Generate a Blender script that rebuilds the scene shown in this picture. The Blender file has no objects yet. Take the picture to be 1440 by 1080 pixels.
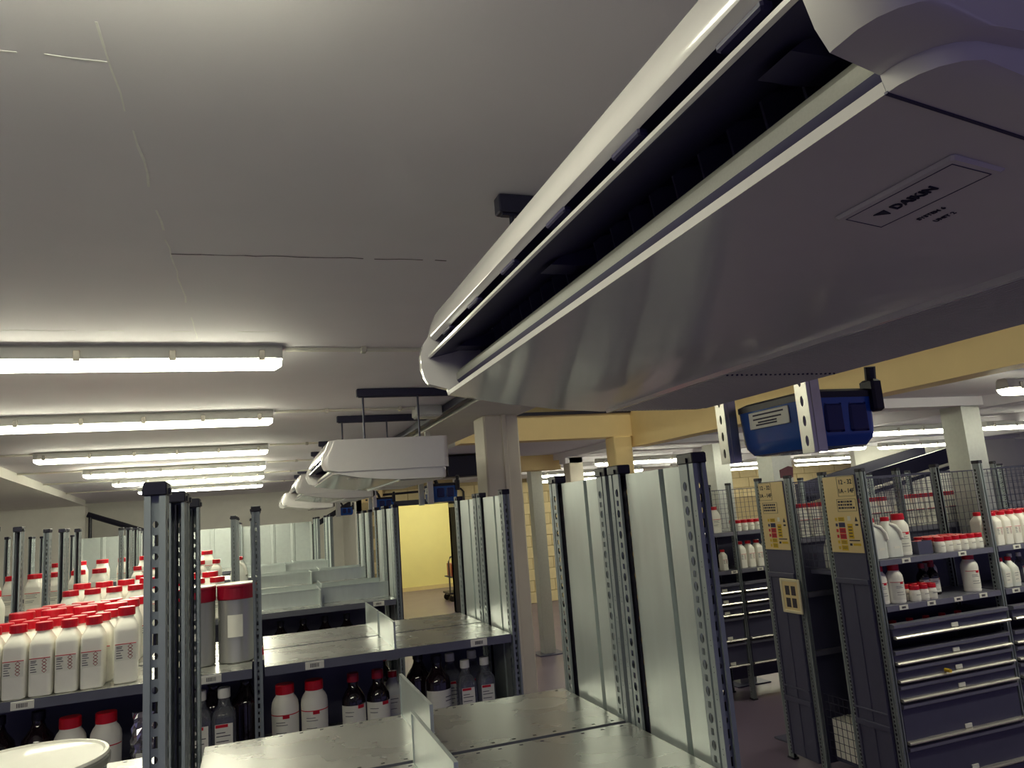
import bpy, math, random
from mathutils import Matrix, Vector
random.seed(7)
S = bpy.context.scene
COL = S.collection
# ------------------------------------------------------------------ camera, world, exposure
YAW, PIT, ROL, FPX, CAMZ = math.radians(19.499), math.radians(9.478), math.radians(-4.373), 1043.33, 1.95
fw = Vector((math.sin(YAW)*math.cos(PIT), math.cos(YAW)*math.cos(PIT), math.sin(PIT)))
rt = Vector((math.cos(YAW), -math.sin(YAW), 0)); up = rt.cross(fw)
r2 = math.cos(ROL)*rt + math.sin(ROL)*up; u2 = -math.sin(ROL)*rt + math.cos(ROL)*up
cd = bpy.data.cameras.new('camera'); cam = bpy.data.objects.new('camera', cd); COL.objects.link(cam)
cd.sensor_fit = 'HORIZONTAL'; cd.sensor_width = 36; cd.lens = FPX/1440*36; cd.clip_start = .02; cd.clip_end = 100
cam.matrix_world = Matrix(((r2.x,u2.x,-fw.x,0),(r2.y,u2.y,-fw.y,0),(r2.z,u2.z,-fw.z,CAMZ),(0,0,0,1)))
S.camera = cam
W = bpy.data.worlds.new('world'); S.world = W; W.use_nodes = True
W.node_tree.nodes['Background'].inputs[0].default_value = (.33,.30,.60,1)
W.node_tree.nodes['Background'].inputs[1].default_value = .13
S.view_settings.view_transform = 'Standard'; S.view_settings.look = 'None'
S.view_settings.exposure = 1.58; S.view_settings.gamma = 1.0; S.view_settings.use_curve_mapping = False
LAMP_COL = (1.0,.985,.75); LAMP = 8.0

# ------------------------------------------------------------------ materials
def lin(c): return tuple(((v/255+.055)/1.055)**2.4 if v > 10 else v/255/12.92 for v in c)
def mat(name, rgb, rough=.5, metal=0., var=.06, scale=30., bump=0., spec=.5, stretch=None, rvar=0., trans=0., emit=0., coat=0.):
    m = bpy.data.materials.new(name); m.use_nodes = True
    nt = m.node_tree; b = nt.nodes['Principled BSDF']; c = lin(rgb)
    b.inputs['Roughness'].default_value = rough; b.inputs['Metallic'].default_value = metal
    b.inputs['Specular IOR Level'].default_value = spec
    b.inputs['Transmission Weight'].default_value = trans; b.inputs['Coat Weight'].default_value = coat
    tc = nt.nodes.new('ShaderNodeTexCoord'); mp = nt.nodes.new('ShaderNodeMapping'); n = nt.nodes.new('ShaderNodeTexNoise')
    mp.inputs['Scale'].default_value = stretch or (1,1,1)
    n.inputs['Scale'].default_value = scale; n.inputs['Detail'].default_value = 4
    nt.links.new(tc.outputs['Object'], mp.inputs[0]); nt.links.new(mp.outputs[0], n.inputs[0])
    mx = nt.nodes.new('ShaderNodeMix'); mx.data_type = 'RGBA'
    mx.inputs[6].default_value = tuple(max(0,v*(1-var*2)) for v in c)+(1,); mx.inputs[7].default_value = tuple(min(1,v*(1+var*2)) for v in c)+(1,)
    nt.links.new(n.outputs['Fac'], mx.inputs[0]); nt.links.new(mx.outputs[2], b.inputs['Base Color'])
    if rvar:
        mr = nt.nodes.new('ShaderNodeMapRange'); mr.inputs[3].default_value = max(.03,rough-rvar); mr.inputs[4].default_value = rough+rvar
        mr.inputs[1].default_value = .2; mr.inputs[2].default_value = .8; mr.interpolation_type = 'SMOOTHSTEP'
        nt.links.new(n.outputs['Fac'], mr.inputs[0]); nt.links.new(mr.outputs[0], b.inputs['Roughness'])
    if bump:
        bp = nt.nodes.new('ShaderNodeBump'); bp.inputs['Strength'].default_value = bump; bp.inputs['Distance'].default_value = .004
        nt.links.new(n.outputs['Fac'], bp.inputs['Height']); nt.links.new(bp.outputs[0], b.inputs['Normal'])
    if emit:
        b.inputs['Emission Color'].default_value = LAMP_COL+(1,); b.inputs['Emission Strength'].default_value = emit
    return m
M = {}
def dm(k, *a, **kw): M[k] = mat(k, *a, **kw)
dm('ceiling', (229,226,231), .75, var=.03, scale=3, bump=.05)
dm('floor', (112,98,118), .34, var=.03, scale=2.5, rvar=.02)
dm('wall_white', (234,232,222), .7, var=.03, scale=6, bump=.1)
dm('block', (226,208,160), .7, var=.04, scale=14, bump=.2)
dm('mortar', (186,168,128), .9, var=.05, scale=20)
dm('cream', (242,216,158), .65, var=.03, scale=5)
dm('yellow', (250,240,168), .7, var=.02, scale=4)
dm('pillar', (216,208,192), .6, var=.03, scale=8)
dm('galv', (198,206,204), .36, .6, var=.05, scale=30, rvar=.05, stretch=(1,1,.2))
dm('galv_dull', (158,164,162), .5, .4, var=.05, scale=20)
dm('shelfmetal', (190,190,186), .28, .75, var=.04, scale=5, rvar=.035, stretch=(1,1.3,1))
dm('spangle', (196,198,192), .38, .6, var=.06, scale=40, rvar=.05)
dm('upright', (142,150,152), .42, .3, var=.05, scale=30)
dm('edge', (112,114,126), .42, .3, var=.05, scale=20)  # darker copy of the shelf metal, edge shade put into its colour
dm('slate', (84,84,108), .42, .2, var=.04, scale=18)
dm('slate_light', (126,126,142), .4, .3, var=.05, scale=18)
dm('handle_metal', (214,210,200), .25, .7, var=.04, scale=20)
dm('black', (14,13,34), .45, var=.1, scale=30)
dm('navy_dark', (22,21,48), .5, var=.1, scale=20)
dm('door_blue', (16,16,48), .6, var=.05, scale=10)
dm('ac_white', (219,216,214), .16, var=.015, scale=30, coat=.3)
dm('ac_grey', (172,172,164), .45, var=.05, scale=400)
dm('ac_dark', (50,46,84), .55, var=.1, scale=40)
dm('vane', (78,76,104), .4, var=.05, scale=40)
dm('grille', (190,185,192), .4, var=.02, scale=40)
dm('print', (20,20,52), .6, var=.05)
dm('strut', (206,204,196), .3, .7, var=.08, scale=30)
dm('strut_dark', (52,52,72), .4, .4, var=.06, scale=30)
dm('blue', (34,84,168), .22, var=.06, scale=10, coat=.3)
dm('blue_dark', (14,30,96), .3, var=.06, scale=10)
dm('lamp_body', (206,206,198), .35, var=.03, scale=20)
dm('clip', (226,222,206), .2, .6, var=.03)
dm('diffuser', (250,248,230), .4, var=.01, emit=LAMP)
dm('diffuser_far', (250,248,230), .4, var=.01, emit=LAMP*2.5)
dm('diffuser_room', (250,248,230), .4, var=.01, emit=LAMP*1.9)
dm('hdpe', (250,247,236), .42, var=.02, scale=25, coat=.1)
dm('hdpe_cool', (228,230,222), .38, var=.03, scale=25)
dm('red', (206,14,38), .35, var=.06, scale=25)
dm('red_dark', (150,12,40), .35, var=.06, scale=25)
dm('label', (240,238,226), .6, var=.02, scale=40)
dm('ink', (60,58,74), .7, var=.05)
dm('amber', (20,12,16), .08, var=.1, coat=.5)
dm('amber_glass', (30,18,24), .06, var=.1, coat=.5)
dm('clear_glass', (196,200,212), .05, var=.03, trans=.85)
dm('steel', (176,176,172), .28, .55, var=.05, scale=4, stretch=(1,1,.2), rvar=.05)
dm('foil', (206,204,206), .16, .95, var=.06, scale=20)
dm('sign', (236,214,160), .5, var=.02, scale=12)
dm('sign_yellow', (226,190,50), .5, var=.04)
dm('sign_blue', (60,62,104), .5, var=.04)
dm('sign_red', (214,50,60), .5, var=.04)
dm('frame_white', (236,226,190), .4, var=.03)
dm('photo', (70,62,72), .4, var=.3, scale=60)
dm('cardboard', (128,84,92), .8, var=.08, scale=20)
dm('orange', (214,84,40), .5, var=.05)
dm('wire', (70,70,92), .4, .4, var=.04)
dm('pipe', (214,210,196), .5, var=.03)
dm('jointline', (240,240,236), .8, var=.06, scale=40)
dm('jointdark', (96,88,100), .8, var=.1, scale=40)

# ------------------------------------------------------------------ mesh helpers
class MB:
    def __init__(s): s.v = []; s.f = []
    def add(s, vs, fs):
        o = len(s.v); s.v += [tuple(p) for p in vs]; s.f += [tuple(o+i for i in f) for f in fs]; return s
    def box(s, x0, x1, y0, y1, z0, z1):
        return s.add([(x0,y0,z0),(x1,y0,z0),(x1,y1,z0),(x0,y1,z0),(x0,y0,z1),(x1,y0,z1),(x1,y1,z1),(x0,y1,z1)],
                     [(0,3,2,1),(4,5,6,7),(0,1,5,4),(1,2,6,5),(2,3,7,6),(3,0,4,7)])
    def bbox(s, x0, x1, y0, y1, z0, z1, b=.004):
        # chamfered box: lofted in z
        secs = []
        for z, i in ((z0,b),(z0+b,0),(z1-b,0),(z1,b)):
            a,c,d,e = x0+i, x1-i, y0+i, y1-i
            secs.append([(a+b,d,z),(c-b,d,z),(c,d+b,z),(c,e-b,z),(c-b,e,z),(a+b,e,z),(a,e-b,z),(a,d+b,z)])
        return s.loft(secs)
    def loft(s, secs, caps=True, closed=True):
        n = len(secs[0]); vs = [p for q in secs for p in q]; fs = []
        for k in range(len(secs)-1):
            for i in range(n if closed else n-1):
                j = (i+1) % n; fs.append((k*n+i, k*n+j, (k+1)*n+j, (k+1)*n+i))
        if caps and closed: fs.append(tuple(range(n-1,-1,-1))); fs.append(tuple((len(secs)-1)*n+i for i in range(n)))
        return s.add(vs, fs)
    def prism(s, poly, axis, a, b):
        # poly of 2D points extruded along axis between a and b
        def P(p, t): return {'x':(t,p[0],p[1]), 'y':(p[0],t,p[1]), 'z':(p[0],p[1],t)}[axis]
        return s.loft([[P(p,a) for p in poly],[P(p,b) for p in poly]])
    def cyl(s, c, r, h, axis='z', n=16, r2=None):
        r2 = r if r2 is None else r2
        def P(u, v, t): return {'x':(c[0]+t,c[1]+u,c[2]+v), 'y':(c[0]+v,c[1]+t,c[2]+u), 'z':(c[0]+u,c[1]+v,c[2]+t)}[axis]
        return s.loft([[P(R*math.cos(2*math.pi*i/n), R*math.sin(2*math.pi*i/n), t) for i in range(n)] for R, t in ((r,0),(r2,h))])
    def lathe(s, prof, n=24, c=(0,0)):
        return s.loft([[(c[0]+r*math.cos(2*math.pi*i/n), c[1]+r*math.sin(2*math.pi*i/n), z) for i in range(n)] for r, z in prof])
    def tube(s, pts, r, n=8):
        pts = [Vector(p) for p in pts]; secs = []
        for i, p in enumerate(pts):
            d = (pts[min(i+1,len(pts)-1)]-pts[max(i-1,0)]).normalized()
            a = d.cross(Vector((0,0,1)) if abs(d.z) < .9 else Vector((1,0,0))).normalized(); b = d.cross(a)
            secs.append([tuple(p+r*(math.cos(2*math.pi*k/n)*a+math.sin(2*math.pi*k/n)*b)) for k in range(n)])
        return s.loft(secs)
    def perf(s, o, u, w, z0, z1, holes):
        # sheet strip from o along u (width w), upright z0..z1, with real holes (zc, hw, hh, round, u-centre fraction)
        o = Vector(o); u = Vector(u)
        def P(a, z): return (o.x+u.x*a, o.y+u.y*a, z)
        z = z0
        for k, (zc, hw, hh, rnd, uc) in enumerate(holes):
            zn = (zc+holes[k+1][0])/2 if k+1 < len(holes) else z1
            c = w*uc; zm = zc
            ou = [(0,z),(c,z),(w,z),(w,zm),(w,zn),(c,zn),(0,zn),(0,zm)]
            q = .7 if rnd else 1
            inn = [(c-hw*q,zm-hh*q),(c,zm-hh),(c+hw*q,zm-hh*q),(c+hw,zm),(c+hw*q,zm+hh*q),(c,zm+hh),(c-hw*q,zm+hh*q),(c-hw,zm)]
            s.add([P(*p) for p in ou]+[P(*p) for p in inn], [(i,(i+1)%8,8+(i+1)%8,8+i) for i in range(8)])
            z = zn
        return s
    def mesh(s, name, smooth=False):
        me = bpy.data.meshes.new(name); me.from_pydata(s.v, [], s.f); me.validate()
        if smooth:
            me.polygons.foreach_set('use_smooth', [True]*len(me.polygons))
            try: me.set_sharp_from_angle(angle=math.radians(38))
            except Exception: pass
        me.update(); return me
TINY = {'print_line','barcode','hazard_symbol','wire_mesh_back','wire_mesh_side','lettering','intake_grille','grille_pins','board_joint'}
def obj(name, me, m, parent=None, loc=(0,0,0), rz=0, kind=None):
    if isinstance(me, MB): me = me.mesh(name)
    if m is not None and not me.materials: me.materials.append(M[m])
    o = bpy.data.objects.new(name, me); COL.objects.link(o); o.parent = parent; o.location = loc
    if rz: o.rotation_euler.z = rz
    if kind: o['kind'] = kind
    elif name in TINY: o['kind'] = 'stuff'
    return o
def tag(o, label, cat, group=None):
    o['label'] = label; o['category'] = cat
    if group: o['group'] = group
    return o
def thing(name, label, cat, loc=(0,0,0), group=None, rz=0):
    o = bpy.data.objects.new(name, None); COL.objects.link(o); o.location = loc; o.rotation_euler.z = rz
    o.empty_display_size = .05
    return tag(o, label, cat, group)
def struct(name, mb, m, parent=None): return obj(name, mb, m, parent, kind=None if parent else 'structure')
def text_mesh(body, size, align='CENTER', ext=.0006):
    # one lettering object per word or line
    c = bpy.data.curves.new('lettering', 'FONT'); c.body = body; c.size = size; c.align_x = align; c.align_y = 'CENTER'; c.extrude = ext; c.resolution_u = 3; c.offset = size*.018
    t = bpy.data.objects.new('lettering', c); COL.objects.link(t); bpy.context.view_layer.update()
    me = bpy.data.meshes.new_from_object(t); bpy.data.objects.remove(t); bpy.data.curves.remove(c); me.materials.clear(); return me

# ------------------------------------------------------------------ setting
CEIL = 2.68
BACK = 14.8
struct('floor', MB().box(-6,18,-3,20.2,-.1,0), 'floor')
ceil = struct('ceiling', MB().box(-6,1.3,-3,17.2,CEIL,CEIL+.15), 'ceiling')
def wobble(x0, y0, x1, y1, w, n, seg):
    mb = MB(); pts = []
    for i in range(n+1):
        t = i/n; pts.append((x0+(x1-x0)*t+random.uniform(-.004,.004), y0+(y1-y0)*t+random.uniform(-.004,.004)))
    for i in range(n):
        if random.random() > seg: continue
        (a,b),(c,d) = pts[i], pts[i+1]; ln = math.hypot(c-a,d-b); nx,ny = -(d-b)/ln*w/2, (c-a)/ln*w/2
        k = random.uniform(.5,1.1)
        mb.loft([[(a+nx*k,b+ny*k,CEIL+.001),(c+nx*k,d+ny*k,CEIL+.001),(c-nx*k,d-ny*k,CEIL+.001),(a-nx*k,b-ny*k,CEIL+.001)],
                 [(a+nx*k,b+ny*k,CEIL-.0007),(c+nx*k,d+ny*k,CEIL-.0007),(c-nx*k,d-ny*k,CEIL-.0007),(a-nx*k,b-ny*k,CEIL-.0007)]])
    return mb
obj('board_joint', wobble(-.2,.9,-.2,3.0,.005,34,.7), 'jointline', ceil)
obj('board_joint', wobble(-.95,1.19,-.206,1.183,.004,18,.9), 'jointline', ceil)
obj('board_joint', wobble(-.197,2.052,.58,2.02,.005,22,.8), 'jointdark', ceil)
for y, m in ((3.02,'jointline'),(4.9,'jointline'),(6.95,'jointline')): obj('board_joint', wobble(-2.2,y-.14,.1,y-.13,.005,30,.6), m, ceil)
# downstand beam carried by the pillar, then the open void above the aisle
struct('trim_1', MB().box(1.3,1.82,-3,17.2,2.615,CEIL+.15), 'wall_white')
struct('ceiling_upper', MB().box(1.3,18,-3,17.2,4.6,4.75), 'wall_white')
struct('trim_2', MB().box(1.3,1.82,-3,17.2,CEIL+.15,4.6), 'wall_white')
# walls
struct('wall_left', MB().box(-6.2,-6,-3,17.2,0,CEIL), 'wall_white')
struct('wall_back', MB().box(-6,1.9,17,17.2,0,CEIL), 'wall_white')
struct('wall_partition', MB().box(-6,-2.95,15.6,15.8,0,2.585), 'wall_white')
struct('wall_return', MB().box(1.82,1.95,BACK,17.2,0,4.6), 'wall_white')
DX0, DX1, DH = 2.66, 3.73, 2.16
wb = struct('wall_back_hall', MB().box(1.85,DX0,BACK,BACK+.2,0,4.6).box(DX1,18,BACK,BACK+.2,0,4.6).box(DX0,DX1,BACK,BACK+.2,DH,4.6), 'mortar')
BL, BHh = .46, .225
blk = MB().bbox(0,BL-.012,-.022,.004,0,BHh-.012,.005).mesh('block')
for r in range(11):
    z = r*BHh+.006; off = (r % 2)*BL/2
    for c in range(34):
        x = 1.95+c*BL+off
        if x > 17.2 or (x < DX1+.12 and x+BL > DX0-.12 and z < DH+.06) : continue
        if x > 7.2 and z < 1.75: continue
        obj('block', blk, 'block', wb, (x,BACK,z))
# yellow room beyond the door
struct('wall_beyond', MB().box(1.95,7.2,20,20.2,0,2.9).box(7,7.2,BACK+.2,20,0,2.9).box(1.95,2.1,BACK+.2,20,0,2.9), 'yellow')
struct('ceiling_beyond', MB().box(1.95,7.2,BACK+.2,20.2,2.9,3.0), 'ceiling')
struct('baseboard_beyond', MB().box(2.1,7,19.97,20,0,.1), 'block')
d1 = struct('door_1', MB().box(DX0-.1,DX0,BACK-.05,BACK+.2,0,DH+.1).box(DX1,DX1+.1,BACK-.05,BACK+.2,0,DH+.1).box(DX0,DX1,BACK-.05,BACK+.2,DH,DH+.1), 'navy_dark')
lf = obj('door_leaf', MB().bbox(-.025,.025,-1.0,0,.01,DH,.006), 'door_blue', d1, (DX1-.01,BACK-.06,0), math.radians(13))
obj('door_handle', MB().tube([(-.025,-.9,1.02),(-.075,-.9,1.02),(-.075,-.78,1.02)],.011), 'strut', lf)
obj('door_closer', MB().bbox(-.1,-.025,-.3,-.06,DH-.1,DH-.03,.005), 'strut', lf)
# mezzanine: fascia along the aisle, front fascia, lower ceiling of the hall beneath
FX, SOF = 3.62, 2.47
struct('trim_3', MB().box(FX,FX+.18,-3,6.75,SOF,2.84), 'cream')
struct('trim_4', MB().box(1.82,FX,6.7,6.9,2.58,2.82), 'cream')
struct('trim_5', MB().box(1.95,3.9,9.3,9.5,2.42,2.62), 'cream')
struct('trim_6', MB().box(1.9,FX+.2,6.68,6.92,2.82,2.85), 'black')
struct('ceiling_lower', MB().box(FX+.18,18,-3,BACK,SOF+.07,SOF+.2), 'ceiling')
struct('ceiling_lower_back', MB().box(1.95,FX+.18,6.9,BACK,SOF+.15,SOF+.25), 'ceiling')
for i, x in enumerate((5.4,7.6,9.8,12.0)): struct('trim_%d'%(7+i), MB().box(x,x+.14,-3,BACK,SOF-.02,SOF+.07), 'ceiling')
for i, y in enumerate((2.2,4.35,6.6,9.0,11.4)): struct('trim_%d'%(11+i), MB().box(FX+.18,16,y-.1,y+.1,SOF,SOF+.07), 'ceiling')
struct('trim_16', MB().prism([(-6,7.9),(-2.2,7.9),(-2.95,15.6),(-6,15.6)],'z',2.585,CEIL), 'wall_white')

# ------------------------------------------------------------------ columns and pillar
p = thing('square_pillar', 'off-white painted square pillar behind the ends of the empty racks', 'pillar', (1.535,5.0,0))
obj('shaft', MB().bbox(0,.26,0,.26,0,2.615,.012), 'pillar', p)
obj('cover_strip', MB().bbox(.13,.165,-.012,.004,0,2.615,.004), 'pillar', p)
obj('hose_coil', MB().cyl((-.02,-.05,.93),.055,.05,'y',20), 'black', p)
def column(x, y, w, label, top=SOF):
    c = thing('steel_column', label, 'column', (x,y,0), 'galvanised columns under the mezzanine')
    obj('shaft', MB().box(-w/2,w/2,-w/2,w/2,.012,top), 'spangle', c)
    obj('base_plate', MB().bbox(-w/2-.1,w/2+.1,-w/2-.1,w/2+.1,0,.012,.003), 'slate', c)
    return c
column(3.68,9.75,.16,'galvanised steel column with foot plate in front of the cream block wall', 2.62)
column(5.27,4.36,.19,'galvanised steel column rising behind the jars and mesh-backed shelves', SOF)
column(4.05,5.12,.19,'galvanised steel column right behind the smaller sign panel and blue tray', SOF)
column(4.75,6.95,.2,'galvanised steel column beyond the drawer cabinet rack in the hall', SOF)
cc = thing('cream_column', 'cream painted column where the two cream fascia beams meet', 'column', (3.5,6.78,0))
obj('shaft', MB().bbox(-.1,.1,-.1,.1,0,2.58,.01), 'cream', cc)
c2 = thing('grey_column', 'grey column in shade in front of the cream block wall', 'column', (3.95,9.0,0))
obj('shaft', MB().bbox(-.1,.1,-.1,.1,0,2.62,.01), 'pillar', c2)

# ------------------------------------------------------------------ batten lights
def trap(w0, w1, z0, z1): return [(-w0,z0),(w0,z0),(w1,z1),(-w1,z1)]
def batten(x0, x1, y, ztop, label, group=None, dm_='diffuser'):
    L = x1-x0
    t = thing('batten_light', label, 'light', (x0,y,ztop), group)
    mb = MB(); secs = []
    for x, k in ((0,.75),(.035,1),(L-.035,1),(L,.75)):
        secs.append([(x,-.055*k,-.058),(x,-.045*k,-.012),(x,-.03*k,0),(x,.03*k,0),(x,.045*k,-.012),(x,.055*k,-.058)])
    obj('housing', mb.loft(secs), 'lamp_body', t)
    mb = MB(); secs = []
    for x, k, d in ((.004,.8,.02),(.03,1,.035),(L-.03,1,.035),(L-.004,.8,.02)):
        secs.append([(x,-.052*k,-.058),(x,.052*k,-.058),(x,.046*k,-.058-d*.7),(x,.03*k,-.058-d),(x,-.03*k,-.058-d),(x,-.046*k,-.058-d*.7)])
    obj('diffuser', mb.loft(secs).mesh('diffuser', True), dm_, t)
    n = 6
    for i in range(n):
        x = .08+(L-.16)*i/(n-1)
        for s in (-1,1):
            mb = MB().bbox(x-.012,x+.012,min(s*.05,s*.062),max(s*.05,s*.062),-.068,-.026,.002)
            obj('clip', mb, 'clip', t)
    return t
YL = (.79,3.14,4.92,6.95,8.8,10.5,12.7)
where = ['overhead in front of the nearest rack','over the first aisle beyond the nearest rack','second beyond the nearest rack along the ceiling','third beyond the nearest rack along the ceiling','fourth beyond the nearest rack along the ceiling','fifth beyond the nearest rack along the ceiling','last before the far white wall']
for y, w in zip(YL, where): batten(-1.69,.115,y,CEIL,'lit white batten light fixed to the ceiling, '+w,'batten lights on the main ceiling', 'diffuser_far' if y > 8 else 'diffuser')
i = 0
hl = [(4.06,3.06,'closest to the aisle fascia and jars'),(4.95,5.7,'above the sign panels'),(7.2,5.7,'above the far end of the jar racks'),(3.95,8.3,'nearest the cream column'),(6.13,8.05,'above the row behind the blue tray'),(8.4,8.3,'above the staircase'),(4.2,10.8,'closest to the cream block wall'),(6.5,10.8,'second along the cream block wall'),(6.4,3.06,'over the front of the jar racks'),(5.0,13.2,'added fill, last in the hall before the cream wall'),(8.6,13.2,'added fill, beside the last one before the cream wall'),(9.0,10.8,'added fill, third along the cream block wall'),(11.0,13.2,'added fill, at the far end of the cream wall')]  # entries marked added fill are extra lamps that brighten the cream wall
for x, y, w in hl: batten(x,x+1.75,y,SOF+.0 if False else SOF,'lit batten light under the mezzanine, '+w,'batten lights under the mezzanine')
for y in (16.2,18.4): batten(3.2,5.0,y,2.9,'added batten light on the ceiling of the yellow room','added batten lights on the yellow room ceiling', 'diffuser_room')  # unseen lamps, added to brighten the yellow room
for y in (2.0,5.0,8.5,12.0): batten(2.3,4.1,y,4.6,'added batten light high on the upper ceiling over the main aisle','added batten lights over the main aisle')  # unseen lamps added above the aisle to light the cream fascia
# conduits along the ceiling joining the lights
for y in YL[1:]:
    cdt = thing('ceiling_conduit', 'thin white conduit running on the ceiling from batten light to beam', 'conduit', (.13,y,CEIL), 'ceiling conduits')
    obj('pipe', MB().tube([(0,0,-.012),(1.17,.01,-.012)],.009), 'pipe', cdt)
    for x in (.32,.8): obj('saddle', MB().bbox(x-.012,x+.012,-.016,.018,-.026,0,.003), 'clip', cdt)
    if y > 4:
        cdt = thing('ceiling_conduit', 'thin white conduit running on the ceiling to the left of the batten lights', 'conduit', (-3.6,y,CEIL), 'left ceiling conduits')
        obj('pipe', MB().tube([(0,.1,-.012),(.7,.05,-.012),(1.9,0,-.012)],.009), 'pipe', cdt)
        obj('saddle', MB().bbox(.69,.72,.03,.07,-.026,0,.003), 'clip', cdt)
jb = thing('junction_box', 'grey junction box on the ceiling beside the downstand beam', 'box', (1.12,4.95,CEIL))
obj('body', MB().bbox(-.09,.09,-.08,.08,-.07,0,.006), 'lamp_body', jb); obj('lid', MB().bbox(-.08,.08,-.07,.07,-.078,-.07,.003), 'lamp_body', jb)
tk = tag(obj('cable_trunking', MB().bbox(1.215,1.27,-1,14,CEIL-.055,CEIL-.003,.004), 'strut_dark'), 'dark cable trunking running along the ceiling beside the beam', 'trunking')

# ------------------------------------------------------------------ air conditioners
UPC = [(1.02,2.376),(.395,2.376),(.372,2.373),(.361,2.35),(.352,2.322),(.338,2.302),(.331,2.277),(.331,2.252),(.337,2.232),(.346,2.217),(.384,2.2065),(1.02,2.2065)]
LOC = [(1.005,2.2075),(.3845,2.2075),(.3855,2.2025),(.388,2.1945),(.44,2.186),(.52,2.173),(.645,2.157),(.74,2.1505),(.90,2.148),(1.0,2.148),(1.005,2.155)]
BODY = [(1.02,2.376),(.395,2.376),(.372,2.373),(.361,2.35),(.352,2.322),(.3535,2.316),(.364,2.3095),(.372,2.3185),(.40,2.345),(.60,2.345),(.60,2.226),(.458,2.222),(.446,2.242),(.430,2.2515),(.414,2.2485),(.4055,2.238),(.4055,2.2245),(.413,2.214),(.3905,2.2055),(.386,2.2025),(.388,2.1945),(.44,2.186),(.52,2.173),(.645,2.157),(.74,2.1505),(.90,2.1475),(1.005,2.1475),(1.02,2.16)]
def ac_unit(y0, L, label, lettering, rails):
    t = thing('air_conditioner', label, 'air conditioner', (0,y0,0), 'ceiling suspended air conditioners')
    c0, c1 = .058, L-.03
    # case: recess faces dark, the rest white -> split by material
    me = MB().loft([[(x,c0,z) for x,z in BODY],[(x,c1,z) for x,z in BODY]], caps=False).mesh('case', True)
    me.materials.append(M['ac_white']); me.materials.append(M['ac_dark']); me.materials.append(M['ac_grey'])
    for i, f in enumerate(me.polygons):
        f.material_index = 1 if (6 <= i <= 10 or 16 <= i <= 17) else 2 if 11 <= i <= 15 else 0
    obj('case', me, None, t)
    def cap(ys, prof, name):
        secs = [[(x+d*max(0,min(1,(.5-x)/.1))-d*max(0,min(1,(x-.9)/.1)), y, z) for x, z in prof] for y, d in ys]
        return obj(name, MB().loft(secs).mesh(name, True), 'ac_white', t)
    cap([(.0575,0),(.034,0),(.022,.003),(.012,.009),(.005,.017),(.001,.026),(0,.034)], UPC, 'end_cap')
    cap([(.0575,0),(.048,0),(.036,.003),(.026,.009),(.018,.019),(.014,.032)], LOC, 'end_cap_skirt')
    cap([(L-.0295,0),(L-.012,0),(L-.004,.004),(L,.012)], UPC, 'end_cap')
    cap([(L-.0295,0),(L-.016,0),(L-.013,.004),(L-.011,.012)], LOC, 'end_cap_skirt')
    low = [(.3875,2.1945),(.44,2.186),(.52,2.173),(.645,2.157),(.74,2.1505)]
    obj('seam', MB().prism([(x,z-.0006) for x,z in low]+[(x,z+.001) for x,z in reversed(low)],'y',.0565,.0592), 'ac_dark', t)
    # louvre flap: underside shade put into its dark colour, front edge white
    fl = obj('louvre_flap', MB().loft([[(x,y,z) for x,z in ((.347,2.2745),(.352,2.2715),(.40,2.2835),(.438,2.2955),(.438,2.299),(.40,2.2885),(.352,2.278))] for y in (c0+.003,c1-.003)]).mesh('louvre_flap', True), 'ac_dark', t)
    obj('flap_edge', MB().prism([(.3455,2.2765),(.346,2.2725),(.3495,2.2705),(.352,2.2790)],'y',c0+.003,c1-.003), 'ac_white', fl)
    for f in (.08,.5,.92):
        y = c0+(c1-c0)*f
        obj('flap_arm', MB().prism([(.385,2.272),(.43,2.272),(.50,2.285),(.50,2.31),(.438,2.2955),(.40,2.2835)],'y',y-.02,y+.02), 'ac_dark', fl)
    n = 22
    for i in range(n):
        y = c0+.03+(c1-c0-.06)*i/(n-1)
        obj('vane', MB().prism([(.462,2.2225),(.58,2.226),(.58,2.345),(.448,2.31)],'y',y-.0015,y+.0015), 'vane', t)
    for i in range(6):
        y = c0+.1+(c1-c0-.2)*i/5
        obj('rail_clip', MB().bbox(.362,.374,y-.03,y+.03,2.303,2.311,.002), 'ac_dark', t)
    # intake grille: fine ribs
    mb = MB(); k = 30
    for i in range(k):
        x = .752+.245*i/k
        mb.prism([(x,2.1484),(x+.0055,2.1484),(x+.004,2.1445),(x+.0015,2.1445)],'y',c0+.02,c1-.02)
    obj('intake_grille', mb, 'grille', t)
    obj('grille_edge', MB().prism([(.742,2.1505),(.750,2.1495),(.750,2.1435),(.744,2.1435)],'y',c0+.005,c1-.005), 'ac_white', t)
    mb = MB()
    for i in range(24): mb.cyl((.757+.0098*i,L*.62,2.1425),.002,.003,'z',6)
    obj('grille_pins', mb, 'ac_dark', t)
    # badge plate
    s = (2.158-2.174)/(.645-.52); cx, cy = .5075, .152
    pl = obj('badge_plate', MB().bbox(-.0265,.0265,-.06,.06,-.003,.002,.0022), 'ac_white', t, (cx,cy,2.1752))
    pl.rotation_euler.y = math.atan(-s)
    obj('badge_recess', MB().box(-.024,.024,-.062,.062,-.0036,-.003), 'ac_grey', pl) if False else None
    for (a,b,c,d) in ((-.0195,-.0189,-.053,.053),(.0189,.0195,-.053,.053),(-.0195,.0195,-.053,-.0524),(-.0195,.0195,.0524,.053)): obj('badge_line', MB().box(a,b,c,d,-.0034,-.003), 'ac_dark', pl)
    def put(txt, size, x, y, z, parent):
        o = obj('lettering', text_mesh(txt,size), 'print', parent)
        o.matrix_local = Matrix(((0,-1,0,x),(-1,0,0,y),(0,0,-1,z),(0,0,0,1)))
        return o
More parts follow.
